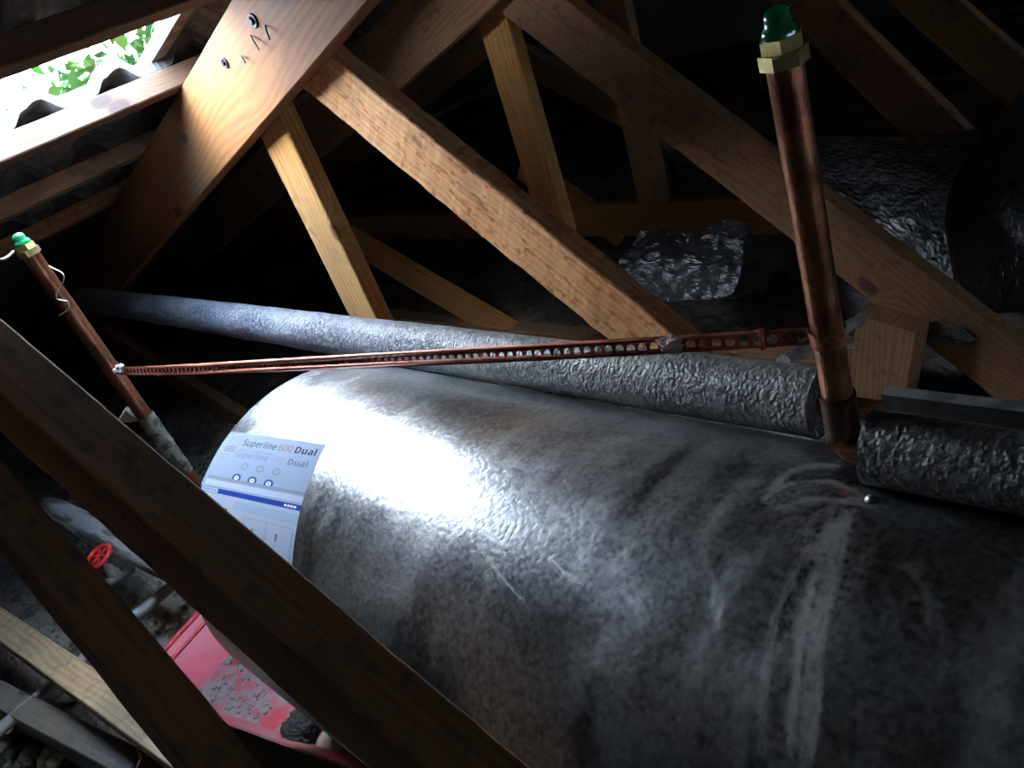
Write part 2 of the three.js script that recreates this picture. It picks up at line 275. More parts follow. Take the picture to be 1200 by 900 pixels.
// ------------------------------------------------------------------ the water heater
const AX = { y: 0.3394, z: -0.3904, r: 0.27, x0: -1.074, x1: 0.3 };
const onShell = (x, th, lift = 0) => { const a = th * Math.PI / 180, r = AX.r + lift; return V(x, AX.y + r * Math.sin(a), AX.z + r * Math.cos(a)); };
const heater = new THREE.Group(); heater.position.set(0, 0, 0);
thing(heater, 'water_heater', 'large galvanised cylinder lying in the red tray with a white printed label', 'water heater');
{
  const W = 2048, Hh = 1024;                          // u: x0..x1, v: 0..180 degrees
  const cv = document.createElement('canvas'); cv.width = W; cv.height = Hh; const g = cv.getContext('2d');
  g.fillStyle = '#000'; g.fillRect(0, 0, W, Hh);
  const U = (x) => (x - AX.x0) / (AX.x1 - AX.x0) * W, Vv = (th) => (1 - th / 180) * Hh;   // canvas y runs down, v up
  const stroke = (pts, w, a) => { g.strokeStyle = `rgba(255,255,255,${a})`; g.lineWidth = w; g.lineCap = 'round'; g.lineJoin = 'round'; g.beginPath(); pts.forEach(([x, t], i) => i ? g.lineTo(U(x), Vv(t)) : g.moveTo(U(x), Vv(t))); g.stroke(); };
  // wiped swirls everywhere: short curved strokes in families
  for (let i = 0; i < 900; i++) {
    let x = rr(-1.1, 0.1), t = rr(35, 112), dir = rr(0.9, 2.3), turn = rr(-0.12, 0.12), n = 6 + rnd() * 10 | 0; const pts = [];
    for (let k = 0; k < n; k++) { pts.push([x, t]); x += Math.cos(dir) * 0.006; t -= Math.sin(dir) * 1.5; dir += turn; }
    stroke(pts, rr(0.8, 3), rr(0.03, 0.12));
  }
  // the two long runs and the broad wiped arcs near the right pipe
  const runs = [
    [[[-0.223, 96.6], [-0.214, 88.7], [-0.207, 80.6], [-0.202, 73.6], [-0.195, 67.6], [-0.188, 60.9], [-0.183, 55.9]], 17, 0.5],
    [[[-0.236, 93.1], [-0.230, 83.7], [-0.229, 74.3], [-0.223, 66.5], [-0.212, 58.6], [-0.206, 53.8]], 7, 0.32],
    [[[-0.282, 98.0], [-0.281, 104.4], [-0.267, 110.2], [-0.247, 111.3]], 12, 0.55], [[[-0.278, 94.8], [-0.269, 100.6], [-0.245, 104.6], [-0.214, 102.8]], 13, 0.5],
    [[[-0.266, 93.4], [-0.249, 98.1], [-0.219, 100.0], [-0.192, 99.4]], 10, 0.42], [[[-0.239, 86.7], [-0.239, 92.9], [-0.227, 98.8], [-0.205, 103.1]], 9, 0.45],
    [[[-0.225, 86.0], [-0.219, 91.3], [-0.214, 97.3]], 14, 0.45], [[[-0.208, 108.7], [-0.182, 106.3], [-0.154, 101.5], [-0.147, 100.0]], 8, 0.3], [[[-0.190, 80.4], [-0.191, 86.0], [-0.185, 91.1]], 7, 0.25],
    [[[-0.356, 69.4], [-0.333, 67.1], [-0.320, 63.6]], 6, 0.35], [[[-0.439, 70.5], [-0.413, 68.4], [-0.382, 67.5]], 3, 0.4], [[[-0.307, 81.5], [-0.279, 75.0], [-0.263, 68.7]], 8, 0.22],
    [[[-0.519, 67.3], [-0.458, 62.2], [-0.425, 59.5]], 3, 0.35], [[[-0.689, 67.7], [-0.585, 71.4], [-0.480, 69.7]], 5, 0.18], [[[-0.164, 89.1], [-0.141, 84.5], [-0.126, 77.3]], 12, 0.14],
  ];
  for (const [p, w, a] of runs) { for (let k = 0; k < 9; k++) { const ox = rr(-0.004, 0.004) * w / 8, ot = rr(-0.8, 0.8) * w / 8; const q = []; for (let i = 0; i + 1 < p.length; i++) for (let m = 0; m < 5; m++) q.push([p[i][0] + (p[i + 1][0] - p[i][0]) * m / 5 + ox + rr(-0.0012, 0.0012), p[i][1] + (p[i + 1][1] - p[i][1]) * m / 5 + ot + rr(-0.3, 0.3)]); stroke(q, w * rr(0.1, 0.5), a * rr(0.15, 0.5)); } }
  const px = g.getImageData(0, 0, W, Hh).data;
  const dust = new Float32Array(W * Hh), bmp = new Float32Array(W * Hh), blue = new Float32Array(W * Hh);
  for (let y = 0; y < Hh; y++) for (let x = 0; x < W; x++) {
    const u = (x + 0.5) / W, v = (y + 0.5) / Hh, s = px[((Hh - 1 - y) * W + x) * 4] / 255;
    const cloud = fbm(u, v, 9, 7, 601, 4), spot = fbm(u, v, 430, 260, 611, 3), speck = vn(u * 520, v * 300, 520, 300, 617), drag = fbm(u, v, 70, 12, 621, 4);
    const cover = clamp(0.27 + 1.2 * (cloud - 0.5) + 0.9 * (drag - 0.5), 0.06, 0.9), fine = 0.6 * spot + 0.4 * fbm(u, v, 110, 60, 661, 3);
    let d = 0.02 + cover * clamp(0.7 + 1.7 * (fine - 0.5), 0.1, 1.3) + (speck > 0.96 ? 0.5 : 0) * cover;
    d = d * (1 - 0.4 * s) + s * (1.3 + 3 * (fine - 0.45));
    dust[y * W + x] = clamp(d); blue[y * W + x] = fbm(u, v, 26, 18, 631, 3); bmp[y * W + x] = clamp(0.5 + 1.3 * (fbm(u, v, 330, 200, 641, 3) - 0.5) + 0.2 * s);
  }
  const color = tex(W, Hh, true, (u, v, o, x, y) => { const i = y * W + x; mix3(o, [0.315, 0.325, 0.34], [0.2, 0.208, 0.22], blue[i]); const k = 0.45 + 1.1 * bmp[i]; o[0] *= k; o[1] *= k; o[2] *= k; mix3(o, o, [0.435, 0.44, 0.435], clamp(1.1 * dust[i])); }, THREE.MirroredRepeatWrapping);
  const rm = tex(W, Hh, false, (u, v, o, x, y) => { const d = dust[y * W + x]; o[0] = 0; o[1] = clamp(0.285 + 0.33 * d); o[2] = clamp(1 - 0.32 * d); }, THREE.MirroredRepeatWrapping);
  const bump = tex(W, Hh, false, (u, v, o, x, y) => { o[0] = o[1] = o[2] = bmp[y * W + x]; }, THREE.MirroredRepeatWrapping);
  M.shell = std({ map: color, roughnessMap: rm, metalnessMap: rm, roughness: 1, metalness: 1, bumpMap: bump, bumpScale: 0.00022 });
  const nu = 80, nv = 160, pos = [], nor = [], uv = [], idx = [];
  for (let i = 0; i <= nu; i++) for (let j = 0; j <= nv; j++) {
    const x = AX.x0 + (AX.x1 - AX.x0) * i / nu, th = -90 + 360 * j / nv, p = onShell(x, th, i === 0 || i === nu ? -0.0015 : 0), a = th * Math.PI / 180;
    pos.push(p.x, p.y, p.z); nor.push(0, Math.sin(a), Math.cos(a)); uv.push(i / nu, th / 180);
  }
  for (let i = 0; i < nu; i++) for (let j = 0; j < nv; j++) { const a = i * (nv + 1) + j, b = a + nv + 1; idx.push(a, b, a + 1, b, b + 1, a + 1); }
  const geo = new THREE.BufferGeometry(); geo.setAttribute('position', new THREE.Float32BufferAttribute(pos, 3)); geo.setAttribute('normal', new THREE.Float32BufferAttribute(nor, 3)); geo.setAttribute('uv', new THREE.Float32BufferAttribute(uv, 2)); geo.setIndex(idx);
  { // keep faces outward
    const q = idx.slice(0, 3).map((i) => V(pos[i * 3], pos[i * 3 + 1], pos[i * 3 + 2])), f = q[1].clone().sub(q[0]).cross(q[2].clone().sub(q[0])); const n0 = V(nor[idx[0] * 3], nor[idx[0] * 3 + 1], nor[idx[0] * 3 + 2]);
    if (f.dot(n0) < 0) { for (let i = 0; i < idx.length; i += 3) [idx[i + 1], idx[i + 2]] = [idx[i + 2], idx[i + 1]]; geo.setIndex(idx); }
  }
  part(geo, M.shell, 'shell', heater);
  const capMat = std({ color: lin(0.42, 0.44, 0.46), roughness: 0.4, metalness: 1, bumpMap: grain, bumpScale: 0.0005 });
  for (const e of [-1, 1]) {
    const cap = new THREE.LatheGeometry([[0, 0.05], [0.12, 0.045], [0.2, 0.03], [0.25, 0.01], [0.262, 0.004], [0.2684, -0.001], [0.2684, -0.01]].map((p) => new THREE.Vector2(...p)), 96).rotateZ(-Math.PI / 2 * e);
    const m = part(cap, capMat, 'end_cap', heater); m.position.set(e < 0 ? AX.x0 : AX.x1, AX.y, AX.z); m.material.side = THREE.DoubleSide;
  }
  const screw = part(new THREE.LatheGeometry([[0, 0.004], [0.003, 0.0035], [0.005, 0.001], [0.0055, -0.002]].map((p) => new THREE.Vector2(...p)), 20), std({ color: lin(0.6, 0.6, 0.58), roughness: 0.3, metalness: 0.9 }), 'screw', heater, 'small bright screw head');
  const sp = [-0.208, 101.6]; screw.position.copy(onShell(sp[0], sp[1], 0.0005)); screw.rotation.x = (90 - sp[1]) * Math.PI / 180;
  // printed label wrapped round the shell
  const lc = document.createElement('canvas'); lc.width = 1024; lc.height = 1280; const c = lc.getContext('2d');
  c.fillStyle = '#9aa7c0'; c.fillRect(0, 0, 1024, 1280);
  const font = (px, b) => `${b ? 'bold ' : ''}${px}px sans-serif`;
  c.fillStyle = '#353a42'; c.font = font(108); c.fillText('Superline', 225, 150, 370); c.fillStyle = '#96641f'; c.font = font(108, 0); c.fillText('600', 610, 150, 150); c.fillStyle = '#2a2e36'; c.font = font(108, 1); c.fillText('Dual', 775, 150, 215);
  c.fillStyle = '#7d858f'; c.font = font(40); c.fillText('Electric water heater', 235, 215, 520);
  c.globalAlpha = 0.55; c.fillStyle = '#5e646e'; c.font = font(98); c.fillText('Superline', 210, 290, 365); c.fillStyle = '#9a8f80'; c.fillText('600', 600, 290, 140); c.fillStyle = '#4a4f58'; c.font = font(98, 1); c.fillText('Dual', 765, 290, 200); c.globalAlpha = 1;
  c.strokeStyle = '#8a8e96'; c.lineWidth = 5; c.strokeRect(80, 50, 110, 110); c.beginPath(); c.moveTo(105, 75); c.lineTo(135, 145); c.moveTo(170, 70); c.lineTo(150, 120); c.stroke(); c.fillStyle = '#8d7f84'; for (const y of [180, 205, 228]) c.fillRect(70, y, 120, 13);
  c.strokeRect(60, 280, 90, 80); c.fillStyle = '#9298a2'; c.beginPath(); c.moveTo(90, 300); c.lineTo(120, 320); c.lineTo(90, 340); c.fill();
  for (let k = 0; k < 3; k++) {
    const x = 380 + 165 * k; c.lineWidth = 16; c.strokeStyle = '#8b949f'; c.beginPath(); c.arc(x, 385, 32, 0, 7); c.stroke(); c.fillStyle = '#a0a8b2'; c.fillRect(x - 45, 432, 90, 8);
    c.lineWidth = 18; c.strokeStyle = '#2a5a96'; c.beginPath(); c.arc(x - 30, 520, 36, 0, 7); c.stroke(); c.fillStyle = '#e8f0fa'; c.beginPath(); c.arc(x - 30, 520, 22, 0, 7); c.fill(); c.fillStyle = '#3f6ca8'; c.fillRect(x - 36, 508, 12, 20);
  }
  c.fillStyle = '#8b95a3'; c.fillRect(40, 540, 984, 34); c.fillStyle = '#8d959e'; for (let k = 0; k < 6; k++) c.fillRect(70 + 30 * k, 550, 22, 8);
  c.fillStyle = '#b9c4d6'; c.fillRect(40, 585, 984, 60);
  c.fillStyle = '#1c3f9e'; c.fillRect(0, 668, 1024, 52); c.fillStyle = '#b9c4d6'; c.fillRect(20, 672, 190, 44); c.fillStyle = '#7c86a0'; for (let k = 0; k < 5; k++) c.fillRect(34 + 34 * k, 684, 24, 18); c.fillStyle = '#e6ecf6'; for (let k = 0; k < 4; k++) c.fillRect(880 + 28 * k, 684, 22, 22);
  c.fillStyle = '#b2bccb'; c.fillRect(0, 728, 1024, 560); c.fillStyle = '#a3b4ca'; c.fillRect(420, 760, 600, 90); c.strokeStyle = '#8a98aa'; c.lineWidth = 5; c.strokeRect(560, 900, 440, 330); c.beginPath(); c.moveTo(770, 900); c.lineTo(770, 1230); c.stroke(); c.fillStyle = '#69788c'; c.fillRect(640, 990, 18, 60); c.fillRect(860, 980, 18, 70); c.fillStyle = '#20242c'; c.fillRect(320, 860, 44, 80);
  const lt = new THREE.CanvasTexture(lc); lt.colorSpace = THREE.SRGBColorSpace; lt.magFilter = THREE.LinearFilter;
  const Q = [[-1.0705, 72], [-0.842, 77.75], [-0.79, 44.3], [-1.0705, 37]];       // corners: x, angle
  const lp = [], ln = [], lu = [], li = [], N = 40;
  for (let i = 0; i <= N; i++) for (let j = 0; j <= N; j++) {
    const s = i / N, t = j / N, x = (Q[0][0] * (1 - s) + Q[1][0] * s) * (1 - t) + (Q[3][0] * (1 - s) + Q[2][0] * s) * t, th = (Q[0][1] * (1 - s) + Q[1][1] * s) * (1 - t) + (Q[3][1] * (1 - s) + Q[2][1] * s) * t;
    const edge = i === 0 || j === 0 || i === N || j === N; const p = onShell(x, th, edge ? 0.0002 : 0.0007), a = th * Math.PI / 180; lp.push(p.x, p.y, p.z); ln.push(0, Math.sin(a), Math.cos(a)); lu.push(s, 1 - t);
  }
  for (let i = 0; i < N; i++) for (let j = 0; j < N; j++) { const a = i * (N + 1) + j, b = a + N + 1; li.push(a, a + 1, b, a + 1, b + 1, b); }
  const lg = new THREE.BufferGeometry(); lg.setAttribute('position', new THREE.Float32BufferAttribute(lp, 3)); lg.setAttribute('normal', new THREE.Float32BufferAttribute(ln, 3)); lg.setAttribute('uv', new THREE.Float32BufferAttribute(lu, 2)); lg.setIndex(li);
  part(lg, new THREE.MeshPhysicalMaterial({ map: lt, roughness: 0.75, specularIntensity: 0.3, side: THREE.DoubleSide }), 'printed_label', heater, 'white printed sticker with blue bar');
}

// ------------------------------------------------------------------ the red drip tray
function slab(q, t) {                                 // thick sheet on four corners (counter-clockwise seen from its face); t goes behind the face
  const p = q.map((a) => V(a)), n = p[1].clone().sub(p[0]).cross(p[2].clone().sub(p[0])).normalize(), b = p.map((a) => a.clone().addScaledVector(n, -t)), pos = [], uv = [], idx = [];
  const L = p[1].distanceTo(p[0]), Wd = p[3].distanceTo(p[0]), NU = 12;
  const face = (a, b2, c, d, lu, lv) => { const base = pos.length / 3; for (let i = 0; i <= NU; i++) for (let j = 0; j <= NU; j++) { const s = i / NU, r = j / NU, x = a.clone().lerp(b2, s), y = d.clone().lerp(c, s), z = x.lerp(y, r); pos.push(z.x, z.y, z.z); uv.push(s * lu, r * lv); }
    for (let i = 0; i < NU; i++) for (let j = 0; j < NU; j++) { const k = base + i * (NU + 1) + j, m = k + NU + 1; idx.push(k, m, k + 1, m, m + 1, k + 1); } };
  face(p[0], p[1], p[2], p[3], L, Wd); face(b[1], b[0], b[3], b[2], L, Wd);
  for (let i = 0; i < 4; i++) face(b[i], b[(i + 1) % 4], p[(i + 1) % 4], p[i], i % 2 ? Wd : L, t);
  const g = new THREE.BufferGeometry(); g.setAttribute('position', new THREE.Float32BufferAttribute(pos, 3)); g.setAttribute('uv', new THREE.Float32BufferAttribute(uv, 2)); g.setIndex(idx); g.computeVertexNormals(); return g;
}
const tray = new THREE.Group(); tray.position.set(-1.386, 0, -0.0585); tray.rotation.y = 0.232;
thing(tray, 'drip_tray', 'bright red plastic drip tray full of dust under the heater', 'tray');
{
  const dirtTex = (amount, s) => tex(512, 512, true, (u, v, o) => {
    const a = fbm(u, v, 5, 5, s, 5), b = fbm(u, v, 40, 40, s + 7, 3); mix3(o, [0.6, 0.008, 0.024], [0.68, 0.022, 0.045], fbm(u, v, 16, 16, s + 3, 3));
    mix3(o, o, [0.3, 0.25, 0.22], clamp(amount * (0.45 * sstep(0.25, 0.5, a) + 0.6 * sstep(0.42, 0.56, 0.5 * a + 0.5 * b)) + (b > 0.66 ? 0.3 * amount : 0), 0, 0.9)); });
  const mk = (amount, s) => std({ map: dirtTex(amount, s), roughness: 0.5, bumpMap: grain, bumpScale: 0.0008 });
  const clean = mk(0.12, 701), dirty = mk(1.0, 741);
  const L = 1.45, W = 0.66, f = 0.064, h = 0.064;
  const up = (g, k = 1.6) => uvScale(g, k);
  part(up(slab([[0, f, 0], [L, f, 0], [L, f, -W], [0, f, -W]], 0.004)), dirty, 'tray_floor', tray, 'dusty tray floor');
  part(up(slab([[-0.085, f + h, 0.03], [0, f, 0], [0, f, -W], [-0.085, f + h, -W - 0.03]], 0.004)), clean, 'end_wall', tray);
  part(up(slab([[L, f, 0], [L + 0.085, f + h, 0.03], [L + 0.085, f + h, -W - 0.03], [L, f, -W]], 0.004)), clean, 'end_wall', tray);
  part(up(slab([[-0.085, f + h - 0.02, 0.03], [L + 0.085, f + h - 0.02, 0.03], [L, f, 0], [0, f, 0]], 0.004)), mk(0.55, 761), 'front_wall', tray);
  part(up(slab([[0, f, -W], [L, f, -W], [L + 0.085, f + h, -W - 0.03], [-0.085, f + h, -W - 0.03]], 0.004)), clean, 'back_wall', tray);
  const rim = new THREE.CatmullRomCurve3([V(-0.087, f + h, 0.028), V(-0.087, f + h, -0.25), V(-0.087, f + h, -0.5), V(-0.087, f + h, -W - 0.03)]);
  part(new THREE.TubeGeometry(rim, 30, 0.0055, 12), clean, 'rim', tray, 'rounded rim of the tray'); 
  const step = new THREE.CatmullRomCurve3([V(-0.066, f + h - 0.014, 0.02), V(-0.066, f + h - 0.014, -W - 0.02)]);
  part(new THREE.TubeGeometry(step, 30, 0.004, 10), clean, 'bead', tray, 'raised bead along the tray wall');
  const g2 = []; for (let i = 0; i < 220; i++) { const r = rr(0.0012, 0.004) * (rnd() < 0.12 ? 1.6 : 1), p = new THREE.DodecahedronGeometry(r, 0); p.scale(rr(0.7, 1.3), rr(0.4, 0.9), rr(0.7, 1.3)); p.rotateY(rr(0, 6)); const near = rnd() < 0.7; p.translate(near ? rr(0.005, 0.2) : rr(0.02, 0.5), f + r * 0.4, near ? rr(-0.14, -0.005) : rr(-0.2, -0.01)); g2.push(p); }
  const grit = mesh(mergeGeometries(g2), std({ color: lin(0.32, 0.28, 0.22), roughness: 0.9 })); thing(grit, 'grit', 'crumbs of mortar and grit scattered in the red tray', 'grit'); grit.position.copy(tray.position); grit.rotation.y = 0.232; grit.userData.kind = 'stuff'; delete grit.userData.category;
  // matted dark clump lying on the tray
  const cl = new THREE.IcosahedronGeometry(0.03, 12), pp = cl.attributes.position; for (let i = 0; i < pp.count; i++) { const v = V(pp.getX(i), pp.getY(i), pp.getZ(i)), k = 1 + 0.3 * n3(v.x * 60, v.y * 60, v.z * 60) + 0.16 * n3(v.x * 190, v.y * 190, v.z * 190); v.multiplyScalar(k); pp.setXYZ(i, v.x * 1.15, v.y * 0.62, v.z); } cl.computeVertexNormals();
  const clump = mesh(cl, std({ color: lin(0.03, 0.027, 0.025), roughness: 0.95 })); clump.position.copy(V([-1.093, 0.078, -0.141])); thing(clump, 'dirt_clump', 'matted black clump of dirt lying on the red tray', 'debris');
}

// ------------------------------------------------------------------ pipes
const foamBump = tex(512, 512, false, (u, v, o) => { const a = fbm(u, v, 64, 40, 801, 2), b = fbm(u, v, 128, 100, 811, 2); o[0] = o[1] = o[2] = clamp(0.5 + 1.6 * (0.6 * a + 0.4 * b - 0.5)); });
const foamColor = tex(512, 512, true, (u, v, o) => { const a = fbm(u, v, 64, 40, 801, 2), d = fbm(u, v, 6, 6, 821, 4); mix3(o, [0.1, 0.102, 0.106], [0.2, 0.202, 0.208], sstep(0.4, 0.62, a)); mix3(o, o, [0.3, 0.29, 0.28], 0.35 * sstep(0.45, 0.7, d)); });
M.foam = std({ map: foamColor, roughness: 0.4, bumpMap: foamBump, bumpScale: 0.0022 });
M.copper = std({ map: tex(256, 512, true, (u, v, o) => { const a = fbm(u, v, 3, 12, 841, 4), b = fbm(u, v, 20, 50, 851, 3); mix3(o, [0.55, 0.23, 0.12], [0.3, 0.12, 0.06], sstep(0.35, 0.7, a)); mix3(o, o, [0.2, 0.1, 0.06], 0.5 * sstep(0.55, 0.7, b)); }), metalness: 0.9, roughness: 0.36, bumpMap: grain, bumpScale: 0.0004 });
M.brass = std({ color: lin(0.62, 0.47, 0.2), metalness: 1, roughness: 0.32, bumpMap: grain, bumpScale: 0.0005 });
M.green = new THREE.MeshPhysicalMaterial({ color: lin(0.02, 0.3, 0.1), roughness: 0.2, clearcoat: 1, clearcoatRoughness: 0.08 });
M.pvc = std({ map: tex(256, 256, true, (u, v, o) => { const a = fbm(u, v, 8, 8, 861, 4); mix3(o, [0.36, 0.34, 0.31], [0.22, 0.2, 0.175], sstep(0.4, 0.7, a)); }), roughness: 0.7 });
// hollow tube along +x, uv in metres
function tubeX(L, ro, ri, seg = 64, nx = 60, uneven = 0, s = 0, arc = Math.PI * 2, a0 = 0) {
  const pos = [], uv = [], idx = [], ring = [];
  const wall = (r, flip, isOut) => { const b = pos.length / 3; for (let i = 0; i <= nx; i++) for (let j = 0; j <= seg; j++) { const x = L * i / nx, a = a0 + arc * j / seg, q = r + (isOut ? uneven * n3(x * 14 + s, Math.cos(a) * 2, Math.sin(a) * 2) : 0); pos.push(x, q * Math.sin(a), q * Math.cos(a)); uv.push(x / 0.25, a * ro / 0.25); }
    for (let i = 0; i < nx; i++) for (let j = 0; j < seg; j++) { const k = b + i * (seg + 1) + j, m = k + seg + 1; flip ? idx.push(k, k + 1, m, k + 1, m + 1, m) : idx.push(k, m, k + 1, m, m + 1, k + 1); } };
  wall(ro, true, true); wall(ri, false, false);
  const strip = (pts) => { const b = pos.length / 3; for (const p of pts) { pos.push(...p); uv.push(p[1] * 4, p[2] * 4); } for (let k = 0; k + 3 < pts.length; k += 2) idx.push(b + k, b + k + 1, b + k + 2, b + k + 1, b + k + 3, b + k + 2); };
  for (const x of [0, L]) { const pts = []; for (let j = 0; j <= seg; j++) { const a = a0 + arc * j / seg; for (const r of [ro, ri]) pts.push([x, r * Math.sin(a), r * Math.cos(a)]); } strip(pts); }
  if (arc < 6.28) for (const a of [a0, a0 + arc]) { const pts = []; for (let i = 0; i <= nx; i++) for (const r of [ro, ri]) pts.push([L * i / nx, r * Math.sin(a), r * Math.cos(a)]); strip(pts); }
  const g = new THREE.BufferGeometry(); g.setAttribute('position', new THREE.Float32BufferAttribute(pos, 3)); g.setAttribute('uv', new THREE.Float32BufferAttribute(uv, 2)); g.setIndex(idx); g.computeVertexNormals(); return g;
}
M.foam.side = THREE.DoubleSide;
{
  const p = new THREE.Group(); p.position.set(-2.56, 0.5735, -0.591); thing(p, 'insulated_pipe', 'long pipe in grey foam lagging running behind the strap along the heater', 'pipe');
  const L = 2.56 - 0.312; part(tubeX(L, 0.0363, 0.014, 64, 160, 0.0016, 3), M.foam, 'foam_lagging', p); part(new THREE.CylinderGeometry(0.011, 0.011, L + 0.06, 24).rotateZ(Math.PI / 2).translate(L / 2 + 0.03, 0, 0), M.copper, 'copper_core', p);
}
{
  const p = new THREE.Group(); p.position.set(-0.219, 0.627, -0.481); thing(p, 'insulated_pipe', 'short black foam lagged pipe with a split top at the right edge', 'pipe');
  const L = 0.62; part(tubeX(L, 0.031, 0.012, 64, 60, 0.0012, 9, Math.PI * 2 - 0.55, 2.5), M.foam, 'foam_lagging', p);
  part(new THREE.CylinderGeometry(0.011, 0.011, L + 0.03, 24).rotateZ(Math.PI / 2).translate(L / 2 - 0.015, 0, 0), M.copper, 'copper_core', p);
  const lip = part(slab([[0, 0.011, -0.031], [L, 0.011, -0.031], [L, 0.033, -0.029], [0, 0.031, -0.029]], 0.011), M.foam, 'split_lip', p, 'raised lip of the split lagging'); lip.castShadow = true;
}
// the two copper risers with green caps
function hexNut(r, h) { const g = new THREE.CylinderGeometry(r, r, h, 6, 1); return g.toNonIndexed(); }
function riser(x, z, yBase, yTop, r, label, lean = [0, 0]) {
  const g = new THREE.Group(); g.position.set(x, yBase, z); thing(g, 'copper_riser', label, 'pipe', null);
  const H2 = yTop - yBase; g.rotation.set(lean[0], 0, lean[1]);
  part(new THREE.CylinderGeometry(r, r, H2 - 0.035, 36, 12).translate(0, (H2 - 0.035) / 2, 0), M.copper, 'copper_pipe', g);
  const y = H2 - 0.037;
  const nut = part(hexNut(r * 1.32, 0.0095).translate(0, y + 0.005, 0), M.brass, 'lower_nut', g, 'brass hexagon nut'); nut.material.flatShading = false;
  const nut2 = part(hexNut(r * 1.2, 0.0085).translate(0, y + 0.0142, 0).rotateY(0.4), M.brass, 'upper_nut', g, 'brass hexagon nut');
  nut.geometry.computeVertexNormals(); nut2.geometry.computeVertexNormals();
  part(new THREE.LatheGeometry([[r * 0.98, -0.003], [r * 1.0, 0.0025], [r * 0.92, 0.006], [r * 0.74, 0.0075], [r * 0.74, 0.0115], [r * 0.66, 0.0152], [r * 0.4, 0.018], [0, 0.0188]].map((q) => new THREE.Vector2(...q)), 36).translate(0, y + 0.0182, 0), M.green, 'green_cap', g, 'green plastic cap');
  return g;
}
const riserR = riser(-0.242, -0.485, 0.642, 0.9685, 0.0118, 'upright copper pipe with green cap at the right of the strap');
{
  part(new THREE.CylinderGeometry(0.0139, 0.0139, 0.046, 36), std({ color: lin(0.09, 0.045, 0.03), metalness: 0.7, roughness: 0.5 }), 'socket', riserR, 'dark soldered socket').position.y = 0.008;
  const el = new THREE.TubeGeometry(new THREE.CatmullRomCurve3([V(0, 0.0, 0), V(0.0003, -0.009, 0), V(0.004, -0.0165, 0.001), V(0.012, -0.0205, 0.002), V(0.036, -0.021, 0.004)]), 24, 0.0139, 28);
  part(el, M.copper, 'elbow', riserR, 'copper elbow');
}
const riserL = riser(-1.362, -0.283, 0.13, 0.935, 0.0128, 'upright copper pipe with green cap at the left end of the heater');
{
  const sleeveMat = std({ map: tex(256, 256, true, (u, v, o) => { const a = fbm(u, v, 10, 14, 871, 4); mix3(o, [0.4, 0.42, 0.33], [0.12, 0.14, 0.1], sstep(0.4, 0.62, a)); }), roughness: 0.35, metalness: 0.35 });
  const prof = []; for (let i = 0; i <= 20; i++) prof.push(new THREE.Vector2(0.0152 + (i % 7 === 3 ? 0.0012 : 0) + 0.0006 * n3(i * 0.7, 2, 3), 0.33 + 0.13 * i / 20));
  part(new THREE.LatheGeometry(prof, 30).translate(0, 0.0, 0), sleeveMat, 'taped_sleeve', riserL, 'greenish taped sleeve');
  const tab = part(new THREE.ConeGeometry(0.018, 0.07, 14), std({ color: lin(0.62, 0.6, 0.5), roughness: 0.8 }), 'tape_tail', riserL, 'pale loose tape tail'); tab.position.set(-0.04, 0.46, 0.022); tab.rotation.set(0.2, 0.4, 1.75); tab.scale.z = 0.35;
  const wire = (pts, r, m, n, o) => part(new THREE.TubeGeometry(new THREE.CatmullRomCurve3(pts.map((p) => local(o, p))), 60, r, 6), m, n, o);
  const wireMat = std({ color: lin(0.6, 0.5, 0.38), roughness: 0.35, metalness: 0.8 });
  wire([[-1.333, 0.876, -0.289], [-1.311, 0.859, -0.294], [-1.31, 0.851, -0.288], [-1.32, 0.84, -0.274], [-1.32, 0.832, -0.268], [-1.312, 0.821, -0.277], [-1.311, 0.813, -0.271], [-1.324, 0.808, -0.258]], 0.0009, wireMat, 'thin_wire', riserL);
  wire([[-1.328, 0.917, -0.259], [-1.321, 0.915, -0.247], [-1.314, 0.916, -0.238], [-1.308, 0.92, -0.232]], 0.0022, wireMat, 'wire_end', riserL);
}
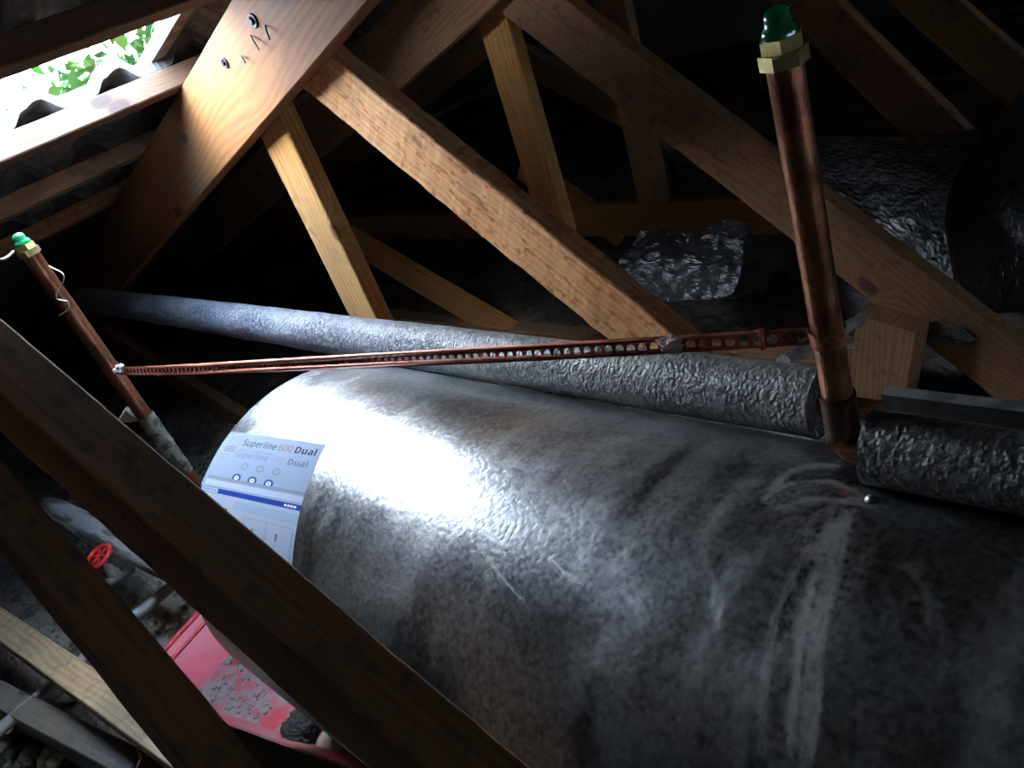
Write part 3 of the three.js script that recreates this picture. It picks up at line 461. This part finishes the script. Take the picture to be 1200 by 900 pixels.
// perforated copper strap between them
{
  const A = V(-1.347, 0.684, -0.284), B = V(-0.2555, 0.7274, -0.4835), d = B.clone().sub(A), L = d.length(); d.normalize();
  const n = 97, pitch = L / n, w = 0.0132, s = new THREE.Shape([[0, -w / 2], [L, -w / 2], [L, w / 2], [0, w / 2]].map((p) => new THREE.Vector2(...p)));
  s.curves.length = 0; s.moveTo(0, -w / 2); for (let i = 1; i <= n; i++) s.lineTo(L * i / n, -w / 2); for (let i = n; i >= 0; i--) s.lineTo(L * i / n, w / 2); s.lineTo(0, -w / 2);
  for (let i = 0; i < n; i++) { const h = new THREE.Path(); h.absellipse((i + 0.5) * pitch, 0, 0.0043, 0.0045, 0, Math.PI * 2, true); s.holes.push(h); }
  const g = new THREE.ExtrudeGeometry(s, { depth: 0.0007, bevelEnabled: false, curveSegments: 7 });
  const q = g.attributes.position; for (let i = 0; i < q.count; i++) { const t = q.getX(i) / L; q.setY(i, q.getY(i) - 0.006 * 4 * t * (1 - t)); q.setZ(i, q.getZ(i) + 0.003 * Math.sin(t * 9)); } g.computeVertexNormals();
  M.strap = std({ map: tex(512, 64, true, (u, v, o) => { const a = fbm(u, v, 20, 6, 881, 4); mix3(o, [0.62, 0.21, 0.13], [0.36, 0.1, 0.065], sstep(0.35, 0.7, a)); }), metalness: 0.55, roughness: 0.42 });
  const st = new THREE.Group(); st.position.copy(A); const up = V(0, 0.92, -0.38), f = d.clone().cross(up).normalize(), u2 = f.clone().cross(d);
  st.quaternion.setFromRotationMatrix(new THREE.Matrix4().makeBasis(d, u2, f));
  thing(st, 'perforated_strap', 'reddish copper strap with a row of holes stretched between the two upright pipes', 'strap');
  part(g, M.strap, 'strap_band', st);
  const ring = (c, r) => { const m = part(new THREE.CylinderGeometry(r, r, w, 40, 1, true), M.strap, 'pipe_band', st, 'band bent round the pipe'); m.material.side = THREE.DoubleSide; m.position.copy(local(st, c)); m.quaternion.copy(st.quaternion.clone().invert()); };
  ring([-1.362, 0.684, -0.283], 0.0145); ring([-0.242, 0.728, -0.485], 0.0136);
  const bm = std({ color: lin(0.22, 0.15, 0.11), metalness: 0.8, roughness: 0.4 });
  const bolt = part(mergeGeometries([hexNut(0.0055, 0.005).rotateX(Math.PI / 2).translate(0, 0, 0.004), new THREE.CylinderGeometry(0.0026, 0.0026, 0.02, 10).rotateX(Math.PI / 2).toNonIndexed()]), bm, 'clamp_bolt', st, 'small clamp bolt'); bolt.position.set(L - 0.012, 0.0, 0.002);
  part(new RoundedBoxGeometry(0.003, 0.018, 0.007, 2, 0.001), M.strap, 'fold', st, 'folded end of the strap').position.set(L - 0.036, 0, 0.003);
  const lump = (s, r) => { const g3 = new THREE.IcosahedronGeometry(r, 8), p = g3.attributes.position; for (let i = 0; i < p.count; i++) { const v = V(p.getX(i), p.getY(i), p.getZ(i)); v.multiplyScalar(1 + 0.45 * n3(v.x * 160 + s, v.y * 160, v.z * 160) + 0.25 * n3(v.x * 420, v.y * 420 + s, v.z * 420)); p.setXYZ(i, v.x * 1.5, v.y * 0.8, v.z * 0.6); } g3.computeVertexNormals(); return g3; };
  const lm = std({ color: lin(0.72, 0.68, 0.68), roughness: 0.6 });
  for (const [i, [x, y]] of [[0.006, 0.001], [0.017, 0.006], [0.024, 0.0], [0.03, 0.007]].entries()) part(lump(i * 5, 0.005), lm, 'wire_knot', st, 'pale twisted wire knot').position.set(x, y, 0.004);
  const t0 = local(st, [-0.372, 0.716, -0.479]); part(lump(31, 0.0085), std({ color: lin(0.5, 0.4, 0.36), roughness: 0.45 }), 'tape_wrap', st, 'crumpled tape round the strap').position.set(t0.x, -0.001, 0.002);
}
// conduit, lagged pipe, valve, wires at the lower left
const rod = (a, b, r, m, seg = 24) => { const A = V(a), B = V(b), L = A.distanceTo(B), g = new THREE.CylinderGeometry(r, r, L, seg, 8), o = mesh(g, m); o.position.copy(A).add(B).multiplyScalar(0.5); o.quaternion.setFromUnitVectors(V(0, 1, 0), B.sub(A).normalize()); return o; };
{
  const c = rod([-1.728, 0.088, 0.55], [-1.737, 0.088, -0.62], 0.0125, M.pvc); thing(c, 'conduit', 'grey conduit pipe crossing under the pale joist at the lower left', 'pipe');
  part(new THREE.CylinderGeometry(0.0155, 0.0155, 0.05, 24), M.pvc, 'coupler', c).position.set(0, 0.29, 0);
  const lag = std({ map: tex(256, 256, true, (u, v, o) => { const a = fbm(u, v, 12, 6, 891, 4); mix3(o, [0.42, 0.4, 0.35], [0.13, 0.12, 0.1], sstep(0.5, 0.66, a)); }), roughness: 0.9, bumpMap: grain, bumpScale: 0.003 });
  const l = rod([-2.254, 0.21, -0.14], [-1.54, 0.163, -0.221], 0.033, lag, 32); thing(l, 'lagged_pipe', 'mottled pale lagged pipe between the two dark braces', 'pipe');
  const v = new THREE.Group(); v.position.copy(V([-1.819, 0.169, -0.125])); thing(v, 'valve', 'small brass valve with a red handwheel under the lagged pipe', 'valve');
  const red = std({ color: lin(0.75, 0.03, 0.025), roughness: 0.4 }), body = std({ color: lin(0.35, 0.31, 0.26), roughness: 0.5, metalness: 0.6 });
  const wheel = part(mergeGeometries([new THREE.TorusGeometry(0.028, 0.0052, 12, 40), ...[0, 1, 2].map((k) => new THREE.CylinderGeometry(0.0032, 0.0032, 0.056, 10).rotateZ(k * Math.PI / 3))]).rotateX(Math.PI / 2), red, 'handwheel', v, 'red handwheel'); wheel.position.set(0, 0.05, 0); wheel.rotation.set(0.2, 0, -0.1);
  part(new THREE.LatheGeometry([[0, 0.05], [0.005, 0.05], [0.005, 0.02], [0.011, 0.016], [0.011, 0.004], [0.015, 0], [0.015, -0.02], [0.01, -0.03], [0, -0.03]].map((p) => new THREE.Vector2(...p)), 24), body, 'stem', v);
  part(new THREE.CylinderGeometry(0.01, 0.01, 0.09, 20).rotateX(1.2).rotateY(0.5).translate(0, -0.02, 0), body, 'body', v);
  const tie = mesh(new THREE.TubeGeometry(new THREE.CatmullRomCurve3([[-1.304, 0.147, 0.01], [-1.301, 0.139, 0.033], [-1.295, 0.129, 0.052], [-1.281, 0.121, 0.059], [-1.275, 0.116, 0.075]].map((p) => V(p))), 40, 0.0028, 8), std({ color: lin(0.36, 0.2, 0.13), roughness: 0.5, metalness: 0.5 })); thing(tie, 'tie_wire', 'twisted reddish wire tied round the pale joist end', 'wire');
  const w2 = rod([-0.458, 0.474, -0.786], [-0.499, 0.329, -1.126], 0.0095, M.pvc); thing(w2, 'conduit', 'thin grey conduit passing behind the right copper pipe', 'pipe');
}
// rubble on the ceiling boards
{
  const mats = [std({ color: lin(0.4, 0.34, 0.22), roughness: 0.95 }), std({ color: lin(0.24, 0.2, 0.15), roughness: 0.95 })];
  const stone = (s) => { const g = new THREE.IcosahedronGeometry(1, 4), p = g.attributes.position; for (let i = 0; i < p.count; i++) { const v = V(p.getX(i), p.getY(i), p.getZ(i)); v.multiplyScalar(1 + 0.4 * n3(v.x * 1.3 + s, v.y * 1.3, v.z * 1.3) + 0.12 * n3(v.x * 5, v.y * 5 + s, v.z * 5)); p.setXYZ(i, v.x, v.y * 0.6, v.z); } g.computeVertexNormals(); return g; };
  const kinds = [1, 2, 3, 4].map((k) => stone(k * 9.7));
  const spots = [[12, 858, 0.035, 'largest yellowish mortar lump at the bottom left corner'], [4, 885, 0.03, 'mortar lump at the very corner below the largest one'], [34, 884, 0.024, 'small mortar lump beside the dusty joist end'], [62, 885, 0.03, 'brown mortar lump under the dusty joist'], [85, 815, 0.022, 'mortar crumb between the two joists'], [112, 832, 0.016, 'smaller mortar crumb between the joists'], [104, 752, 0.02, 'pebble behind the pale joist by the conduit'], [200, 728, 0.018, 'pebble on the floor left of the red tray'], [165, 715, 0.014, 'tiny pebble on the dusty floor by the conduit end']];
  spots.forEach(([x, y, r, t], i) => { const c = { 0: [-1.831, 0.01, 0.216], 1: [-1.775, 0.01, 0.246], 2: [-1.711, 0.01, 0.208], 3: [-1.648, 0.01, 0.175], 4: [-1.778, 0.01, 0.089], 5: [-1.671, 0.01, 0.073], 6: [-1.922, 0.01, -0.001], 7: [-1.747, 0.01, -0.147], 8: [-1.879, 0.01, -0.124] }[i]; const m = mesh(kinds[i % 4], mats[i % 3 ? 1 : 0]); m.scale.setScalar(r); m.rotation.y = i * 1.7; m.position.copy(V(c)); m.position.y = r * 0.3; thing(m, 'mortar_lump', t, 'rubble', 'mortar lumps on the loft floor'); });
}
{ // crumbs and dust on the timbers at the right
  const lump = (s, q) => { const g = new THREE.IcosahedronGeometry(1, 6), p = g.attributes.position; for (let i = 0; i < p.count; i++) { const v = V(p.getX(i), p.getY(i), p.getZ(i)); v.multiplyScalar(1 + 0.45 * n3(v.x * 2 + s, v.y * 2, v.z * 2) + 0.25 * n3(v.x * 6, v.y * 6 + s, v.z * 6)); p.setXYZ(i, v.x * q[0], v.y * q[1], v.z * q[2]); } g.computeVertexNormals(); return g; };
  const dusty = std({ map: dustTex, roughness: 1, bumpMap: dustBump, bumpScale: 0.004 }), white = std({ color: lin(0.62, 0.6, 0.55), roughness: 0.9 });
  for (const [p, g, m, t] of [[[-0.487, 0.185, -1.315], lump(3, [0.03, 0.012, 0.014]), dusty, 'clod of dust on the top corner of the short timber block'], [[-0.448, 0.181, -1.322], lump(8, [0.05, 0.022, 0.008]), dusty, 'dark clod of dust stuck low on the weathered diagonal'], [[-0.416, 0.166, -1.32], lump(13, [0.011, 0.006, 0.006]), white, 'pale plaster crumb in the dust of the weathered diagonal'], [[-0.204, 0.608, -0.564], lump(17, [0.006, 0.003, 0.004]), white, 'white plaster crumb on the lip of the split lagging']]) { const o = mesh(g, m); o.position.copy(V(p)); thing(o, m === white ? 'plaster_crumb' : 'dust_clod', t, 'debris'); }
}
// crumpled black sheets
M.foil = std({ map: tex(512, 512, true, (u, v, o) => { const a = fbm(u, v, 8, 8, 901, 4); mix3(o, [0.26, 0.272, 0.29], [0.13, 0.136, 0.148], a); }), metalness: 0.9, roughness: 0.28, side: THREE.DoubleSide,
  bumpMap: tex(512, 512, false, (u, v, o) => { const r = (s, f) => 1 - Math.abs(2 * fbm(u, v, f, f * 2, s, 2) - 1); o[0] = o[1] = o[2] = 0.55 * r(911, 14) + 0.45 * fbm(u, v, 60, 60, 921, 2); }), bumpScale: 0.005 });
M.plastic = M.foil;
function sheet(name, label, mat, q, amp, freq, s, curl = 0) {      // crumpled sheet over a 3-row grid of guide points
  const rows = q.map((r) => new THREE.CatmullRomCurve3(r.map((p) => V(p)))), nu = 56, nv = 48, pos = [], uv = [], idx = [];
  const pt = (a, b) => new THREE.CatmullRomCurve3(rows.map((r) => r.getPoint(a))).getPoint(b);
  const c0 = pt(0.5, 0.5), nrm = pt(0.6, 0.5).sub(c0).cross(pt(0.5, 0.6).sub(c0)).normalize();
  for (let side = 0; side < 2; side++) for (let i = 0; i <= nu; i++) { const col = new THREE.CatmullRomCurve3(rows.map((r) => r.getPoint(i / nu))); for (let j = 0; j <= nv; j++) {
    const p = col.getPoint(j / nv), k = freq, f = (1 - Math.abs(n3(p.x * k + s, p.y * k, p.z * k))) * 1.1 - 0.7 + 0.5 * n3(p.x * k * 2.3, p.y * k * 2.3 + s, p.z * k * 2.3) + 0.22 * n3(p.x * k * 6, p.y * k * 6, p.z * k * 6 + s);
    p.addScaledVector(nrm, amp * f - side * 0.0012); pos.push(p.x, p.y, p.z); uv.push(i / nu * 1.2, j / nv); } }
  const n1 = (nu + 1) * (nv + 1); for (let i = 0; i < nu; i++) for (let j = 0; j < nv; j++) { const a = i * (nv + 1) + j, b = a + nv + 1; idx.push(a, b, a + 1, b, b + 1, a + 1, n1 + a, n1 + a + 1, n1 + b, n1 + b, n1 + a + 1, n1 + b + 1); }
  const rim = (list) => { for (let k = 0; k + 1 < list.length; k++) { const a = list[k], b = list[k + 1]; idx.push(a, b, n1 + a, b, n1 + b, n1 + a); } };
  rim([...Array(nu + 1).keys()].map((i) => i * (nv + 1))); rim([...Array(nu + 1).keys()].map((i) => i * (nv + 1) + nv)); rim([...Array(nv + 1).keys()]); rim([...Array(nv + 1).keys()].map((j) => nu * (nv + 1) + j));
  const g = new THREE.BufferGeometry(); g.setAttribute('position', new THREE.Float32BufferAttribute(pos, 3)); g.setAttribute('uv', new THREE.Float32BufferAttribute(uv, 2)); g.setIndex(idx); g.computeVertexNormals();
  const m = mesh(g, mat); return thing(m, name, label, 'sheet', 'crumpled dark sheets at the back of the loft');
}
sheet('plastic_sheet', 'crumpled black plastic sheet with a shiny front fold on the tie beam', M.plastic,
  [[[-1.12, 0.368, -1.401], [-1.001, 0.359, -1.398], [-0.853, 0.344, -1.39]], [[-1.143, 0.312, -1.303], [-0.983, 0.321, -1.312], [-0.836, 0.305, -1.339]], [[-1.052, 0.267, -1.267], [-0.961, 0.257, -1.265], [-0.845, 0.263, -1.29]]], 0.034, 9, 3);
sheet('plastic_sheet', 'small folded black flap behind the shiny crumpled sheet', M.plastic,
  [[[-1.103, 0.247, -1.557], [-1.031, 0.284, -1.609], [-0.955, 0.274, -1.606]], [[-1.049, 0.217, -1.545], [-0.984, 0.226, -1.563], [-0.933, 0.24, -1.567]], [[-0.976, 0.19, -1.541], [-0.943, 0.205, -1.541], [-0.92, 0.223, -1.549]]], 0.01, 9, 13);
sheet('plastic_sheet', 'low dark sheet lying on the dust in front of the blue foil', M.plastic,
  [[[-0.986, 0.173, -1.663], [-0.949, 0.168, -1.649], [-0.916, 0.149, -1.619]], [[-0.936, 0.221, -1.433], [-0.891, 0.204, -1.458], [-0.857, 0.195, -1.475]], [[-0.874, 0.255, -1.283], [-0.837, 0.248, -1.306], [-0.802, 0.233, -1.356]]], 0.012, 8, 23);
sheet('foil_sheet', 'small blue foil sheet showing under the brown diagonal', M.foil,
  [[[-0.887, 0.202, -1.685], [-0.754, 0.232, -1.68], [-0.609, 0.174, -1.629]], [[-0.895, 0.141, -1.62], [-0.748, 0.144, -1.609], [-0.607, 0.116, -1.58]], [[-0.811, 0.089, -1.57], [-0.705, 0.056, -1.548], [-0.587, 0.074, -1.548]]], 0.014, 7, 33);
sheet('foil_sheet', 'large blue black foil drape above the brown diagonal at the right', M.foil,
  [[[-0.889, 0.381, -1.881], [-0.726, 0.369, -1.858], [-0.511, 0.366, -1.855]], [[-0.89, 0.288, -1.797], [-0.689, 0.272, -1.781], [-0.512, 0.269, -1.785]], [[-0.722, 0.13, -1.668], [-0.598, 0.112, -1.663], [-0.521, 0.09, -1.668]]], 0.022, 6, 43);
sheet('foil_sheet', 'rolled dark foil at the far right edge', M.plastic,
  [[[-0.521, 0.312, -2.205], [-0.408, 0.255, -2.207], [-0.307, 0.204, -2.199]], [[-0.524, 0.284, -1.652], [-0.417, 0.316, -1.633], [-0.298, 0.285, -1.629]], [[-0.47, 0.097, -1.516], [-0.382, 0.121, -1.503], [-0.273, 0.122, -1.514]]], 0.015, 5, 53);
// dark cable by the reddish post
thing(mesh(new THREE.TubeGeometry(new THREE.CatmullRomCurve3([[-1.574, 0.375, -2.201], [-1.49, 0.363, -2.207], [-1.431, 0.337, -2.167], [-1.408, 0.318, -2.085], [-1.415, 0.302, -2.006], [-1.39, 0.268, -1.97]].map((p) => V(p))), 40, 0.008, 8), std({ color: lin(0.02, 0.02, 0.02), roughness: 0.5 })), 'cable', 'black cable looping beside the dim reddish post', 'cable');

// ------------------------------------------------------------------ outside: garden seen through the opening
{
  const lawn = tex(256, 256, true, (u, v, o) => { mix3(o, [0.03, 0.055, 0.015], [0.06, 0.09, 0.03], fbm(u, v, 20, 20, 951, 4)); });
  struct(mesh(uvScale(new THREE.BoxGeometry(60, 0.1, 60).translate(-20, -2.55, 0), 20), std({ map: lawn, roughness: 1 })), 'garden_ground');
  const leaf = new THREE.BufferGeometry(); leaf.setAttribute('position', new THREE.Float32BufferAttribute([0, 0, 0, 0.5, 0.22, 0.06, 1, 0, 0, 0.5, -0.22, 0.06], 3)); leaf.setAttribute('uv', new THREE.Float32BufferAttribute([0, 0, 1, 0, 1, 1, 0, 1], 2)); leaf.setIndex([0, 1, 2, 0, 2, 3]); leaf.computeVertexNormals();
  const leafMat = new THREE.MeshPhysicalMaterial({ color: lin(0.008, 0.022, 0.0025), roughness: 1, specularIntensity: 0.15, transmission: 0.2, thickness: 0, side: THREE.DoubleSide }), bark = std({ color: lin(0.05, 0.035, 0.025), roughness: 0.95, bumpMap: grain, bumpScale: 0.02 });
  for (const [x, z, h, r, t] of [[-8.5, -3.4, 3.85, 1.6, 'leafy green tree seen through the opening in the tiles'], [-11, -1.2, 4.0, 1.75, 'second garden tree left of the first beyond the opening'], [-11.5, -6.2, 4.0, 1.8, 'garden tree right of the first beyond the opening'], [-9.5, 1.8, 3.8, 1.6, 'garden tree hidden further left beyond the tiles']]) {
    const g = new THREE.Group(); g.position.set(x, -2.5, z); thing(g, 'garden_tree', t, 'tree', 'garden trees');
    part(new THREE.CylinderGeometry(0.1, 0.17, h * 0.6, 14, 4).translate(0, h * 0.3, 0), bark, 'trunk', g);
    const N = 3200, f = new THREE.InstancedMesh(leaf, leafMat, N), m4 = new THREE.Matrix4(), q = new THREE.Quaternion(), e = new THREE.Euler();
    for (let i = 0; i < N; i++) { let p; do p = V(rr(-1, 1), rr(-1, 1), rr(-1, 1)); while (p.length() > 1 || p.length() < 0.35); q.setFromEuler(e.set(rr(0, 6.3), rr(0, 6.3), rr(0, 6.3))); m4.compose(V(p.x * r, h * 0.68 + p.y * r * 0.85, p.z * r), q, V(1, 1, 1).multiplyScalar(rr(0.12, 0.24))); f.setMatrixAt(i, m4); f.setColorAt(i, lin(rr(0.6, 1.6), rr(0.7, 1.4), rr(0.5, 1.2))); }
    shade(f); f.name = 'foliage'; f.userData.kind = 'stuff'; g.add(f);
  }
}
renderer.render(scene, camera);
